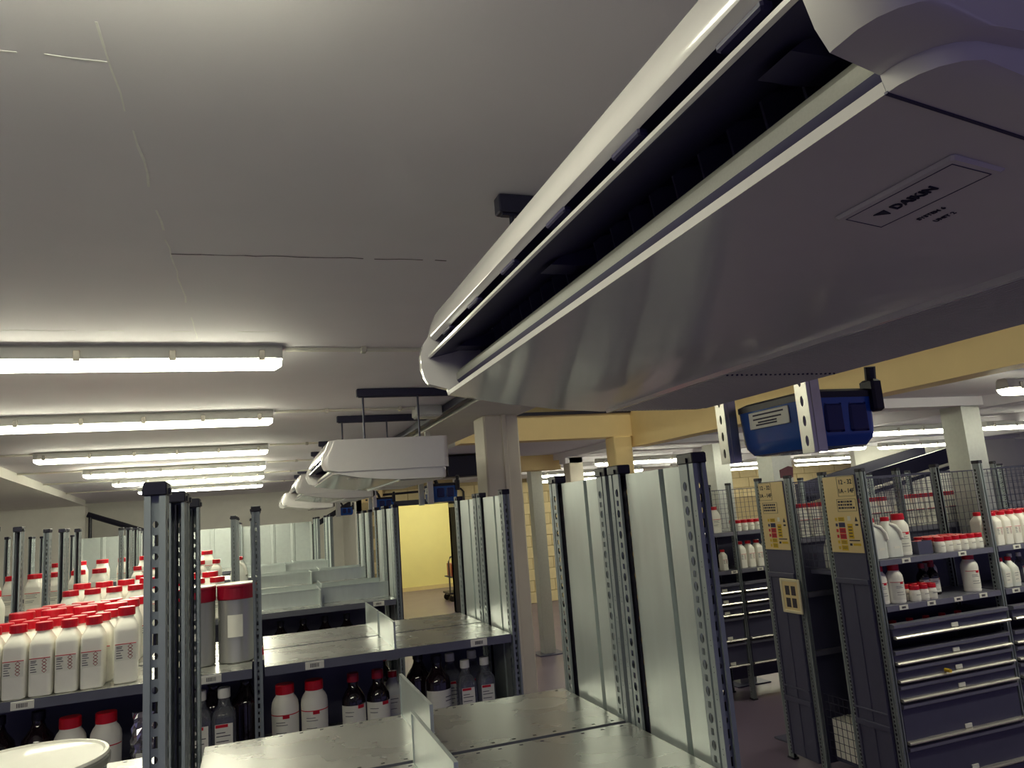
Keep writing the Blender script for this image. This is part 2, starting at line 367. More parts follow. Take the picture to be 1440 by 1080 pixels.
    if lettering:
        put('DAIKIN', .0125, -.001, -.001, -.0034, pl)
        obj('emblem', MB().prism([(-.005,.037),(-.005,.0255),(.005,.028)],'z',-.0038,-.003), 'print', pl)
        for k, (w, dx) in enumerate((('SYSTEM 6',.0395),('UNIT 2',.0545))):
            put(w, .0065, dx, .019, -.0005, pl)
    # ceiling rails and rods
    for yr in rails:
        r = obj('ceiling_rail', MB().bbox(.55,1.2,yr-.02,yr+.02,2.635,2.679,.003).box(.56,1.19,yr-.008,yr+.008,2.63,2.635), 'strut_dark', t)
        for x in (.585,.9):
            if yr > L-.02: obj('hanging_bracket', MB().bbox(x-.02,x+.02,L-.012,yr+.015,2.362,2.372,.002), 'strut_dark', t)
            obj('threaded_rod', MB().cyl((x,yr,2.37),.006,.27,'z',8), 'strut_dark', t)
            obj('rod_nut', MB().cyl((x,yr,2.376),.013,.012,'z',6), 'clip', t)
    return t
ac_unit(.275,1.245,'large white ceiling air conditioner hanging directly over the nearest rack',True,(.17,1.29))
ac_unit(4.0,1.34,'white air conditioner hanging beyond the nearest one, beside the white pillar',False,(.2,1.3))
ac_unit(6.75,1.34,'white air conditioner hanging between the pillar-side unit and the farthest one',False,(.2,1.2))
ac_unit(10.4,1.34,'farthest white air conditioner hanging before the far white wall',False,(.2,1.2))

# condensate trays on slotted struts behind each unit
def strut_mesh(h):
    mb = MB(); w = .041; n = int(h/.05)
    hs = [(.03+.05*i,.006,.014,True,.5) for i in range(n)]
    mb.perf((0,w,0),(0,-1,0),w,0,h,hs)                 # slotted face towards -x
    d = .041
    for y in (0,w): mb.box(0,d,y-.0012,y+.0012,0,h)
    mb.box(d-.002,d,0,.011,0,h).box(d-.002,d,w-.011,w,0,h)
    mb.box(.012,.03,-.003,-.001,0,h)
    return mb
SM = strut_mesh(.584).mesh('strut')
def pump(x, y, label, lettering=True):
    t = thing('condensate_tray', label, 'pump tray', (x,y,2.03), 'blue condensate trays on struts')
    for yy in (-.02,.33): obj('slotted_strut', SM, 'strut', t, (-.044,yy,0))
    secs = []
    def rr(a,b,c,d,z,r):
        pts = []
        for (px,py,a0) in ((b-r,c+r,-90),(b-r,d-r,0),(a+r,d-r,90),(a+r,c+r,180)):
            for k in range(4): q = math.radians(a0+30*k); pts.append((px+r*math.cos(q),py+r*math.sin(q),z))
        return pts
    for z, i in ((.012,.03),(.016,.015),(.035,.003),(.05,0),(.14,-.004)): secs.append(rr(0+i,.21-i,.02+i,.33-i,z,.03))
    obj('tray', MB().loft(secs).mesh('tray', True), 'blue', t)
    obj('tray_lid', MB().loft([rr(-.006,.216,.014,.336,.14,.03),rr(-.006,.216,.014,.336,.156,.03),rr(.01,.2,.03,.32,.164,.03)]), 'black', t)
    for k in (0,1): obj('recess_panel', MB().bbox(.035+.08*k,.095+.08*k,.012,.024,.05,.125,.006), 'blue_dark', t)
    lb = obj('label_plate', MB().bbox(-.0065,-.003,.10,.27,.088,.135,.0015), 'label', t)
    for k, (a,b,z) in enumerate(((.12,.25,.126),(.13,.25,.114),(.15,.23,.105),(.15,.24,.098))): obj('print_line', MB().box(-.0072,-.0065,a,b,z-.0022,z+.0022), 'ink', lb)
    obj('hose', MB().tube([(.20,.05,.12),(.215,.03,.17),(.21,.02,.22)],.014), 'black', t)
    obj('bracket', MB().bbox(.19,.225,.0,.05,.10,.185,.006), 'black', t)
    obj('hose', MB().tube([(.05,.06,.15),(.03,.05,.2),(.0,.1,.25),(-.1,.12,.27)],.016), 'black', t)
    return t
pump(1.347,1.51,'blue condensate tray with pale label hanging behind the nearest air conditioner')
pump(1.35,5.9,'blue condensate tray hanging in front of the doorway below the pillar-side air conditioner')
pump(1.35,8.9,'small blue condensate tray behind the middle air conditioner')
pump(1.35,12.9,'small blue condensate tray behind the farthest air conditioner')

# ------------------------------------------------------------------ shelving racks
RH = 2.02
def upright_mesh(h, key='upright'):
    mb = MB(); hx, hy = .0155, .029
    z = [.03+.025*i for i in range(int((h-.05)/.025))]
    web = [(q,.0045,.0055,True,.5) if i % 2 else (q,.004,.0085,False,.5) for i, q in enumerate(z)]
    side = [(q,.0078,.0098,True,.5) if i % 2 else (q,.0052,.0062,False,.5) for i, q in enumerate(z)]
    dots = []
    for i in range(int((h-.08)/.05)): dots += [(.05+.05*i-.005,.0013,.0013,True,.5),(.05+.05*i+.005,.0013,.0013,True,.5)]
    # front flanges, recessed perforated web
    mb.box(-hx,-.006,-hy,-hy+.0015,0,h).box(.006,hx,-hy,-hy+.0015,0,h)
    mb.box(-.0075,-.006,-hy,-hy+.010,0,h).box(.006,.0075,-hy,-hy+.010,0,h)
    mb.perf((-.006,-hy+.009,0),(1,0,0),.012,0,h,web)
    for s in (-1,1):
        x = s*hx
        mb.perf((x,-hy,0),(0,1,0),.016,0,h,dots)
        mb.add([(x,-.013,0),(x-s*.005,-.012,0),(x-s*.005,-.007,0),(x,-.006,0),(x,-.013,h),(x-s*.005,-.012,h),(x-s*.005,-.007,h),(x,-.006,h)],[(0,1,5,4),(1,2,6,5),(2,3,7,6)])
        mb.perf((x,-.006,0),(0,1,0),.029,0,h,side)
        mb.box(min(x,x-s*.006),max(x,x-s*.006),.023,.0235,0,h)
    return mb.mesh(key)
UP = upright_mesh(RH-.02)
CAP = MB().bbox(-.0175,.0175,-.0315,.028,0,.022,.002).box(-.021,.021,-.012,.012,.002,.012).mesh('end_cap')
HOLE_SHADE = MB().box(-.001,.001,-.0175,.0285,0,RH-.025).mesh('hole_shade')  # black sheet inside the upright, painted shade behind its side holes
FOOT = MB().bbox(-.026,.026,-.036,.032,0,.012,.002).mesh('foot')
def panel_mesh(d, h, z0=0):
    # ribbed cladding sheet lying in the y-z plane, ribs running upright, thickness in x
    f = lambda q: q*d
    prof = [(0,.0),(f(.02),-.009),(f(.26),-.009),(f(.265),.008),(f(.285),.008),(f(.29),.001),(f(.31),.001),(f(.315),.008),(f(.335),.008),(f(.34),-.009),(f(.68),-.009),(f(.69),-.005),(f(.95),-.005),(f(.97),.006),(d,.006)]
    back = [(y,.014) for y in (d,0)]
    return MB().loft([[(x,y,z0) for y,x in prof+back],[(x,y,h) for y,x in prof+back]]).mesh('cladding_panel')
def deck_mesh(w, d, slots=True):
    mb = MB(); e = .034
    if slots:
        n = int(w/.05); hs = [(.025+.05*i+(w-n*.05)/2,.0035,.0042,False,.55) for i in range(n)]
        for y0, fl in ((0,0),(d-.03,1)):
            t = MB().perf((0,0,0),(0,1,0),.03,0,w,[(a,b,c,r,.5) for a,b,c,r,q in hs])
            mb.add([(z,y0+y,0) for x,y,z in t.v], t.f)
        mb.add([(0,.03,0),(w,.03,0),(w,d-.03,0),(0,d-.03,0)],[(0,1,2,3)])
    else: mb.add([(0,0,0),(w,0,0),(w,d,0),(0,d,0)],[(0,1,2,3)])
    mb.box(0,w,.032,d-.032,-.006,-.003)
    mb.box(0,.002,.002,d-.002,-e,-.0005).box(w-.002,w,.002,d-.002,-e,-.0005)
    return mb.mesh('shelf_deck')
def edge_mesh(w, d):
    e = .034
    return MB().prism([(0,-e),(-.0015,-e),(-.0015,-.0002),(0,-.0002),(0,-e+.0015),(.012,-e+.0015),(.012,-e)],'x',0,w).mesh('shelf_edge')
def divider_mesh(d, h):
    return MB().box(-.001,.001,0,d,0,h).box(-.004,.004,0,d,h-.004,h).box(-.004,.004,0,.004,0,h-.004).box(-.004,.004,d-.004,d,0,h-.004).box(-.004,.012,0.004,d-.004,0,.0015).mesh('shelf_divider')
LABEL = MB().bbox(0,.07,-.0035,0,-.031,-.003,.0008).mesh('shelf_label')
BARC = MB()
q = .018
while q < .05:
    w = random.choice((.0008,.0014,.002)); BARC.box(q,q+w,-.0042,-.0034,-.024,-.010); q += w+random.choice((.001,.0016))
BARC = BARC.mesh('barcode')
DM, EM, PM, DV = {}, {}, {}, {}
def rack(label, xs, y0, levels, d=.385, gap=.02, um='upright', pm='galv', endpanel=True, dividers=(), labels=(), name='shelving_rack', group='left hand shelving racks', halves=2, endp_x=None, back=None, edge='edge', deckm='shelfmetal', mid=True):
    t = thing(name, label, 'shelving rack', (xs[-1],y0,0), group)
    ox = xs[-1]; W = halves*d+(halves-1)*gap
    starts = [k*(d+gap) for k in range(halves)]
    for x in xs:
        for s in starts:
            for (yy, rz) in ((s+.029,0),(s+d-.029,math.pi)):
                u = obj('upright', UP, um, t, (x-ox,yy,.012), rz)
                obj('end_cap', CAP, 'black', u, (0,0,RH-.02)); obj('foot', FOOT, 'black', u, (0,0,-.012)); obj('hole_shade', HOLE_SHADE, 'black', u)
    if endpanel:
        k = ('p',d)
        if k not in PM: PM[k] = panel_mesh(d-.118, RH-.01, .05)
        for s in starts: obj('cladding_panel', PM[k], pm, t, (0,s+.059,0))
    for i in range(len(xs)-1):
        w = abs(xs[i+1]-xs[i])-.046; xx = min(xs[i],xs[i+1])+.023-ox
        for z in levels:
            for s in starts:
                if (w,d) not in DM: DM[(w,d)] = deck_mesh(w,d); EM[(w,d)] = edge_mesh(w,d)
                dk = obj('shelf_deck', DM[(w,d)], deckm, t, (xx,s,z)); obj('shelf_edge', EM[(w,d)], edge, dk); obj('shelf_edge', EM[(w,d)], edge, dk, (w,d,0), math.pi)
    for (x, z, s) in dividers:
        if d not in DV: DV[d] = divider_mesh(d-.01,.105)
        obj('shelf_divider', DV[d], 'galv', t, (x-ox,starts[s]+.005,z+.0005))
    for (x, z) in labels:
        l = obj('shelf_label', LABEL, 'label', t, (x-ox,-.0015,z)); obj('barcode', BARC, 'ink', l)
    if back:
        for (xa,xb,za,zb,yy) in back: obj('back_stop', MB().box(xa-ox,xb-ox,yy-.001,yy+.001,za+.001,zb).box(xa-ox,xb-ox,yy-.004,yy+.004,zb-.003,zb), 'galv', t)
    return t
R1X, R1Y = (-1.15,-.15,.85), 1.305
rack('nearest grey steel rack with bare galvanised top shelf and ribbed end panels', R1X, R1Y, (1.43,.95,.45), dividers=((.36,1.43,1),(.312,1.43,0)))
R2X, R2Y = (-2.0,-1.0,0,1.03), 3.10
rack('second grey steel rack holding narrow bottles, two steel pails and an empty right bay', R2X, R2Y, (1.43,1.09,.72,.3), d=.41, dividers=((.52,1.43,0),(.52,1.43,1)), labels=((-.80,1.43),(.17,1.43),(.83,1.43),(-.2,1.43)))
obj('shade_sheet', MB().box(-2.98,-.5,.418,.422,.3,1.39), 'slate', bpy.data.objects['shelving_rack.001']); obj('shade_sheet', MB().box(-.34,-.03,.418,.422,.3,1.39), 'slate', bpy.data.objects['shelving_rack.001'])  # dark sheets added to keep the lower shelves in shade
R3X, R3Y = (-2.13,-1.13,-.13,.87), 4.95
rack('third grey steel rack with low back stops on its empty right bay', R3X, R3Y, (1.43,1.09,.72,.3), d=.41, dividers=((.38,1.43,0),(.42,1.43,1)), labels=((.70,1.43),(-.05,1.43)), back=((-.1,.38,1.43,1.53,.20),(.38,.84,1.43,1.53,.24),(-.1,.84,1.43,1.53,.62)))
obj('shade_sheet', MB().box(-2.98,-.03,.418,.422,.3,1.39), 'slate', bpy.data.objects['shelving_rack.002'])  # dark sheet added to block light from behind the lower shelves
R4X, R4Y = (-2.03,-1.03,-.03,.97), 6.8
rack('fourth grey steel rack with back stops, standing in front of the doorway wall', R4X, R4Y, (1.43,1.09,.72), d=.41, dividers=((.45,1.43,0),(.55,1.43,1)), back=((0,.45,1.43,1.53,.2),(.45,.94,1.43,1.53,.24),(0,.94,1.43,1.53,.62)))
R5X, R5Y = (-2.2,-1.2,-.2,.8), 8.65
rack('fifth grey steel rack standing between the middle air conditioners and ribbed cladding', R5X, R5Y, (1.43,1.09,.72), d=.41, dividers=((.3,1.43,0),(.4,1.43,1)), back=((-.17,.3,1.43,1.53,.2),(.3,.77,1.43,1.53,.24),(-.17,.77,1.43,1.53,.62)))
R6X, R6Y = (-2.2,-1.2,-.2,.8), 10.5
r6 = rack('farthest rack closed at the back with upright ribbed galvanised sheets', R6X, R6Y, (1.43,1.09), d=.41, dividers=())
for i in range(11):
    x = -2.2+.27*i
    obj('ribbed_sheet', MB().prism([(x,.84),(x+.03,.845),(x+.035,.85),(x+.24,.85),(x+.245,.845),(x+.27,.84),(x+.27,.86),(x,.86)],'z',.05,1.98), 'galv_dull', r6, (-.8,0,0))

# right-hand racks under the mezzanine
AX, AY = (3.68,4.70,5.72,6.74), 3.80
A = rack('slate grey rack with red-capped jars above a bank of drawers', AX, AY, (1.45,1.17), d=.4, halves=1, um='slate', endpanel=False, group='right hand racks', edge='slate_light', deckm='slate_light', labels=((3.88,1.45),(4.36,1.45),(3.80,1.17),(4.03,1.17),(4.26,1.17),(4.48,1.17),(4.78,1.17),(4.86,1.45)))
B = rack('slate grey rack standing back to back behind the jar rack', (3.68,4.70,5.72,6.74), 4.50, (1.58,1.2,.8), d=.4, halves=1, um='slate', endpanel=False, group='right hand racks', edge='slate_light', deckm='slate_light')
C = rack('slate grey rack farther down the hall with white bottles over drawers', (4.0,4.42,5.3,6.2,7.1), 6.3, (1.56,1.2), d=.4, halves=1, um='slate', endpanel=False, group='right hand racks', edge='slate_light', deckm='slate_light', labels=((4.32,1.2),(4.62,1.2),(4.72,1.56)))
D = rack('slate grey rack at the far right of the hall beyond the jar racks', (8.2,9.2,10.2), 5.6, (1.6,1.2,.8), d=.4, halves=2, um='slate', endpanel=False, group='right hand racks', edge='slate_light', deckm='slate_light')
def mesh_back(t, ox, x0, x1, y, z0, z1, p=.05):
    mb = MB(); x = x0
    while x <= x1+1e-6: mb.box(x-.0015-ox,x+.0015-ox,y-.0015,y+.0015,z0,z1); x += p
    z = z0
    while z <= z1+1e-6: mb.box(x0-ox,x1-ox,y-.0045,y-.0015,z-.0015,z+.0015); z += p
    mb.box(x0-ox,x1-ox,y-.004,y+.004,z1-.004,z1+.004)
    obj('wire_mesh_back', mb, 'wire', t)
for i in range(3): mesh_back(A, AX[-1], AX[i]+.03, AX[i+1]-.03, .385, 1.47, 1.97)
for i in range(3): mesh_back(B, 6.74, AX[i]+.03, AX[i+1]-.03, .012, 1.6, 1.98)
for a,b in ((4.02,4.39),(4.45,5.27),(5.33,6.17),(6.23,7.07)): mesh_back(C, 7.1, a, b, .385, 1.58, 1.97)
obj('shade_sheet', MB().box(-3.03,-.02,.388,.392,.1,1.42), 'slate', A)  # added sheet that darkens the inside of the rack
obj('shade_sheet', MB().box(-3.03,-.02,.036,.04,.05,1.55), 'slate', B)  # added sheet that keeps the gap between the racks dark
obj('shade_sheet', MB().box(-3.06,-.02,.388,.392,.1,1.5), 'slate', C)
# mesh side in the gap between the two back-to-back racks
obj('wire_mesh_side', MB().loft([[(-3.04,.41,1.38),(-3.037,.41,1.38),(-3.037,.69,1.38),(-3.04,.69,1.38)],[(-3.04,.41,1.384),(-3.037,.41,1.384),(-3.037,.69,1.384),(-3.04,.69,1.384)]]), 'wire', A)
mb = MB()
for k in range(7): mb.box(-3.041,-3.038,.41+.045*k,.413+.045*k,1.38,1.98)
for k in range(13): mb.box(-3.038,-3.035,.41,.69,1.38+.05*k,1.383+.05*k)
obj('wire_mesh_side', mb, 'wire', A)
mb = MB()
for k in range(7): mb.box(-3.041,-3.038,.41+.045*k,.413+.045*k,.12,.52)
for k in range(9): mb.box(-3.038,-3.035,.41,.69,.12+.05*k,.123+.05*k)
obj('wire_mesh_side', mb, 'wire', A)
obj('gap_shelf', MB().bbox(-3.0,-2.2,.41,.69,1.33,1.36,.004), 'slate', A); obj('gap_shelf', MB().bbox(-3.0,-2.2,.41,.69,.08,.11,.004), 'slate', A)
def drawers(t, ox, x0, x1, zs, group=None):
    """bank of drawers: zs = list of (top, bottom)"""
    for (zt, zb, yo) in zs:
        a, b = x0-ox, x1-ox
        dr = obj('drawer', MB().bbox(a,b,.004-yo,.03-yo,zb+.016,zt-.03,.002).box(a,b,.03-yo,.37-yo,zb+.002,zb+.008).box(a,a+.004,.03-yo,.37-yo,zb,zt-.02).box(b-.004,b,.03-yo,.37-yo,zb,zt-.02), 'slate', t)
        obj('drawer_rim', MB().prism([(.0-yo,zt-.03),(-.014-yo,zt-.022),(-.014-yo,zt-.004),(.0-yo,zt),(.03-yo,zt),(.03-yo,zt-.03)],'x',a,b), 'slate_light', dr)
        obj('drawer_pull', MB().prism([(.006-yo,zb),(-.022-yo,zb),(-.024-yo,zb+.008),(-.018-yo,zb+.016),(.006-yo,zb+.018)],'x',a,b), 'handle_metal', dr)
        obj('drawer_label', MB().bbox((a+b)/2-.01,(a+b)/2+.045,-.004-yo,.003-yo,zb+.02,min(zb+.045,zt-.034),.001), 'label', dr)
zd = [(1.065,.975,.02),(.905,.82,.0),(.805,.715,.0),(.70,.605,.0),(.59,.36,0),(.345,.12,0)]
for i in range(3): drawers(A, AX[-1], AX[i]+.024, AX[i+1]-.024, zd)
zc = [(1.03,.94,0),(.925,.835,0),(.82,.73,0),(.715,.5,0),(.485,.27,0)]
for a,b in ((4.02,4.39),(4.45,5.27),(5.33,6.17)): drawers(C, 7.1, a, b, [(z+.05,y+.05,o) for z,y,o in zc])
obj('plinth', MB().box(-3.06,-.02,.01,.39,.0,.1), 'slate', A)
obj('ball_knob', MB().cyl((4.08-6.74,-.05,.745),.012,.04,'y',12), 'sign_yellow', A)
# end panels with notices
def endpanel(t, ox, y0, flip=False):
    x = 3.655-ox
    obj('cladding_panel', MB().box(x,x+.012,y0+.06,y0+.34,.05,2.0), 'slate', t)
    for za, zb in ((1.30,1.335),(.42,.455),(.52,.53)):
        obj('cross_rail', MB().bbox(x-.014,x,y0+.058,y0+.342,za,zb,.003), 'slate', t)
    for yy in (.2,): obj('panel_rib', MB().bbox(x-.005,x,y0+yy-.006,y0+yy+.006,.05,1.3,.002), 'slate', t)
    for yy in (.07,.33): obj('panel_rib', MB().bbox(x-.008,x,y0+yy-.01,y0+yy+.01,.05,1.3,.003), 'slate', t)
    sx = x-.006
    sg = obj('notice_board', MB().bbox(sx,sx+.006,y0+.06,y0+.34,1.50,1.995,.001), 'sign', t)
    def lab(txt, size, yy, z):
        o = obj('lettering', text_mesh(txt,size), 'print', sg)
        o.matrix_local = Matrix(((0,0,-1,sx-.0008),(-1,0,0,y0+yy),(0,1,0,z),(0,0,0,1)))
    yc = .262 if flip else .138
    lab('12 - 32', .042, yc, 1.955); lab('1A - 14F', .04, yc, 1.897)
    def rect(nm, ya, yb, za, zb, m, dz=.0012): obj(nm, MB().box(sx-dz,sx,y0+ya,y0+yb,za,zb), m, sg)
    def outline(ya, yb, za, zb, w=.002):
        for a,b,c,e in ((ya,yb,za,za+w),(ya,yb,zb-w,zb),(ya,ya+w,za,zb),(yb-w,yb,za,zb)): rect('print_line', a,b,c,e,'ink')
    outline(yc-.073,yc+.073,1.863,1.992); q0 = .095 if flip else 0
    outline(.068+q0*.8,.235+q0*.8,1.765,1.845)
    for z in (1.828,1.808,1.788): 
        y = .225+q0*.8
        while y > .1+q0*.8:
            w = random.uniform(.008,.022); rect('print_line', y-w,y,z-.006,z+.006,'ink'); y -= w+.006
    for k, (m, h) in enumerate((('sign_yellow',.026),('sign_blue',.03),('sign_red',.034),('sign_red',.034),('sign_yellow',.028),('sign_yellow',.034))):
        z = 1.715-.037*k
        rect('notice_block', .19,.245,z-h/2,z+h/2,m); rect('notice_icon', .255,.273,z-.01,z+.01,('sign_yellow','sign_blue','sign_red','sign_red','sign_yellow','sign_yellow')[k])
        for q in (-.005,.005): rect('print_line', .197,.238,z+q-.0015,z+q+.0015,'ink',.0018)
    rect('notice_block', .125,.17,1.59,1.685,'sign_yellow'); rect('notice_block', .075,.14,1.545,1.56,'sign_yellow')
    for z in (1.605,1.625,1.645,1.665): rect('print_line', .132,.163,z-.003,z+.003,'ink',.0018)
    obj('notice_icon', MB().prism([(y0+.075,1.70),(y0+.10,1.70),(y0+.0875,1.73)],'x',sx-.0012,sx), 'ink', sg)
    rect('print_line', .075,.1,1.672,1.684,'ink'); rect('print_line', .08,.17,1.575,1.582,'ink'); rect('print_line', .15,.17,1.545,1.56,'ink')
    rect('notice_icon', .135,.16,1.705,1.735,'label')
endpanel(A, AX[-1], 0); endpanel(B, 6.74, 0, True)
# framed notice hanging on the far sign panel
fr = thing('framed_notice', 'cream framed notice with four small pictures hung on the far sign panel', 'picture', (3.625,4.50,1.06))
for a,b,c,e in ((-.035,.0,0,.24),(.165,.2,0,.24),(0,.165,0,.02),(0,.165,.22,.24)): obj('frame_bar', MB().bbox(-.012,.0,min(a,a),b,c,e,.003), 'frame_white', fr) if not (a==-.035 or a==.165) else obj('frame_bar', MB().bbox(-.012,0,a if a>0 else -.02,.185 if a>0 else 0,c,e,.003), 'frame_white', fr)
obj('backing', MB().box(-.006,-.001,0,.165,.02,.22), 'sign', fr)
for yy in (.03,.093):
    for z in (.04,.125): obj('picture', MB().box(-.0075,-.006,yy,yy+.045,z,z+.065), 'photo', fr)
cb = thing('cardboard_flap', 'torn brown cardboard piece sitting on top of the far sign panel', 'cardboard', (3.70,4.62,2.02))
obj('flap', MB().prism([(0,0),(.11,0),(.12,.075),(.08,.085),(.0,.06)],'y',0,.01), 'cardboard', cb)

# ------------------------------------------------------------------ bottles, jars and pails
def se(z, a, b, n, k=24, dy=0):
    pts = []
    for i in range(k):
        t = 2*math.pi*(i+.5)/k; c, s = math.cos(t), math.sin(t)
        pts.append((a*math.copysign(abs(c)**(2/n),c), dy+b*math.copysign(abs(s)**(2/n),s), z))
    return pts
def body(secs, k=24): return MB().loft([se(z,a,b,n,k) for z,a,b,n in secs]).mesh('body', True)
def capm(r, h, z, k=20, ribs=True):
    mb = MB().lathe([(r*.97,z),(r,z+.002),(r*.985,z+h-.003),(r*.93,z+h)],k); return mb.mesh('cap', False)
def arc(r, z0, z1, a0, a1, n=10):
    mb = MB(); P = lambda R,a,z: (R*math.cos(math.radians(a)), R*math.sin(math.radians(a)), z)
    secs = []
    for i in range(n+1):
        a = a0+(a1-a0)*i/n; secs.append([P(r,a,z0),P(r+.0007,a,z0),P(r+.0007,a,z1),P(r,a,z1)])
    return mb.loft(secs)
def flat(x0,x1,y,z0,z1,t=.0008): return MB().box(x0,x1,y-t,y,z0,z1)
def diamonds(y, xs, zs, r):
    mb = MB()
    for x, z in zip(xs, zs):
        o = [(x,z-r),(x+r,z),(x,z+r),(x-r,z)]; i_ = [(x,z-r*.72),(x+r*.72,z),(x,z+r*.72),(x-r*.72,z)]
        for k in range(4):
            j = (k+1) % 4
            mb.add([(o[k][0],y-.0014,o[k][1]),(o[j][0],y-.0014,o[j][1]),(i_[j][0],y-.0014,i_[j][1]),(i_[k][0],y-.0014,i_[k][1])],[(0,1,2,3)])
    return mb
def lines(x0, x1, y, zs, t=.0015, h=.0012):
    mb = MB()
    for z in zs:
        mb.box(x0, x0+(x1-x0)*random.uniform(.5,1), y-t, y-.0007, z-h, z+h)
    return mb
KIND = {}
# narrow square-shouldered bottle, red cap, hazard label
KIND['square_bottle'] = ('bottle', [
    ('body', body([(0,.033,.044,6),(.004,.036,.048,7),(.02,.0365,.049,7),(.17,.0365,.049,7),(.18,.036,.048,6),(.198,.029,.037,4),(.212,.023,.024,2.4),(.222,.022,.022,2)]), 'hdpe', []),
    ('cap', capm(.0275,.028,.218), 'red', []),
    ('label', flat(-.032,.032,-.0492,.075,.128).mesh('label'), 'label', [
        ('label_band', flat(-.032,.032,-.050,.127,.1295).mesh('label_band'), 'red', ), ('hazard_symbol', diamonds(-.0492,(.014,.014,.014,.014),(.119,.108,.097,.086),.008).mesh('hazard_symbol'), 'red_dark'), ('print_line', lines(-.028,-.002,-.0492,(.12,.115,.108,.1,.092,.084)).mesh('print_line'), 'ink')])])
KIND['wide_can'] = ('jerrycan', [
    ('body', body([(0,.048,.052,6),(.005,.052,.056,7),(.16,.053,.057,7),(.175,.052,.056,6),(.2,.045,.046,4),(.215,.043,.043,2.2),(.225,.042,.042,2)]), 'hdpe', []),
    ('cap', capm(.0455,.032,.222), 'red', []),
    ('label', flat(-.045,.045,-.0573,.05,.13).mesh('label'), 'label', [('label_band', flat(-.045,.045,-.0581,.128,.132).mesh('label_band'), 'red'), ('print_line', lines(-.04,.03,-.0573,(.12,.11,.1,.08,.07)).mesh('print_line'), 'ink')])])
KIND['round_bottle'] = ('bottle', [
    ('body', body([(0,.046,.046,2),(.004,.05,.05,2),(.012,.052,.052,2),(.02,.0505,.0505,2),(.135,.052,.052,2),(.155,.0525,.0525,2),(.175,.050,.050,2),(.19,.043,.043,2),(.2,.035,.035,2),(.212,.033,.033,2)],28), 'hdpe', []),
    ('cap', capm(.036,.036,.207,24), 'red', []),
    ('label', arc(.0515,.025,.135,-165,-15).mesh('label',True), 'label', [('label_band', arc(.0522,.133,.1365,-168,-12).mesh('label_band'), 'red'), ('label_tab', arc(.0524,.122,.133,-100,-72,4).mesh('label_tab'), 'red'), ('print_line', MB().add(*(lambda m:(m.v,m.f))(arc(.0522,.108,.110,-130,-90,4))).add(*(lambda m:(m.v,m.f))(arc(.0522,.098,.100,-130,-80,4))).add(*(lambda m:(m.v,m.f))(arc(.0522,.07,.072,-130,-85,4))).add(*(lambda m:(m.v,m.f))(arc(.0522,.055,.057,-130,-75,4))).mesh('print_line'), 'ink')])])
KIND['jar'] = ('jar', [
    ('body', body([(0,.03,.03,2),(.004,.0325,.0325,2),(.06,.0325,.0325,2),(.068,.029,.029,2),(.075,.028,.028,2)],20), 'hdpe', []),
    ('cap', capm(.0315,.028,.072,20), 'red', []),
    ('label', arc(.0326,.012,.052,-160,-20,6).mesh('label',True), 'label', [('print_line', MB().add(*(lambda m:(m.v,m.f))(arc(.0332,.04,.0425,-120,-60,4))).mesh('print_line'), 'ink')])])
amb = [(0,.043,.043,2),(.004,.047,.047,2),(.13,.047,.047,2),(.15,.045,.045,2),(.175,.032,.032,2),(.19,.021,.021,2),(.215,.019,.019,2)]
KIND['amber_bottle'] = ('bottle', [
    ('body', body(amb,28), 'amber', []), ('cap', capm(.024,.034,.21,20), 'red_dark', []),
    ('label', arc(.0472,.02,.125,-170,-10).mesh('label',True), 'label', [('label_band', arc(.0479,.112,.125,-75,-40,4).mesh('label_band'), 'red'), ('print_line', MB().add(*(lambda m:(m.v,m.f))(arc(.0479,.1,.102,-140,-95,4))).add(*(lambda m:(m.v,m.f))(arc(.0479,.085,.087,-140,-100,4))).add(*(lambda m:(m.v,m.f))(arc(.0479,.04,.042,-140,-80,4))).mesh('print_line'), 'ink'), ])])
KIND['clear_bottle'] = ('bottle', [
    ('body', body([(0,.033,.036,5),(.004,.036,.038,5),(.14,.036,.038,5),(.155,.033,.035,4),(.175,.02,.02,2),(.2,.016,.016,2)],24), 'clear_glass', []), ('cap', capm(.019,.03,.196,18), 'hdpe', []),
    ('label', flat(-.026,.026,-.0384,.015,.125).mesh('label'), 'label', [('label_band', flat(-.024,.012,-.0392,.115,.124).mesh('label_band'), 'red'), ('print_line', lines(-.022,.02,-.0384,(.1,.09,.075,.06,.045,.03)).mesh('print_line'), 'ink')])])
KIND['dark_bottle'] = ('bottle', [
    ('body', body([(0,.05,.05,2),(.005,.055,.055,2),(.15,.055,.055,2),(.175,.05,.05,2),(.205,.028,.028,2),(.225,.02,.02,2),(.24,.019,.019,2)],28), 'amber_glass', []), ('cap', capm(.023,.03,.236,18), 'black', []),
    ('label', arc(.0552,.02,.13,-160,-20).mesh('label',True), 'label', [('print_line', MB().add(*(lambda m:(m.v,m.f))(arc(.056,.1,.103,-70,-35,4))).add(*(lambda m:(m.v,m.f))(arc(.056,.085,.088,-70,-35,4))).add(*(lambda m:(m.v,m.f))(arc(.056,.06,.062,-70,-40,4))).mesh('print_line'), 'ink')])])
KIND['small_jug_bottle'] = ('bottle', [
    ('body', body([(0,.03,.045,5),(.004,.034,.05,6),(.12,.034,.05,6),(.14,.03,.04,4),(.165,.018,.02,2.2),(.175,.016,.016,2)]), 'hdpe_cool', []), ('cap', capm(.02,.024,.172,18), 'red', []),
    ('label', flat(-.026,.026,-.0503,.03,.105).mesh('label'), 'label', [('print_line', lines(-.02,.02,-.0503,(.09,.075,.05)).mesh('print_line'), 'ink')])])
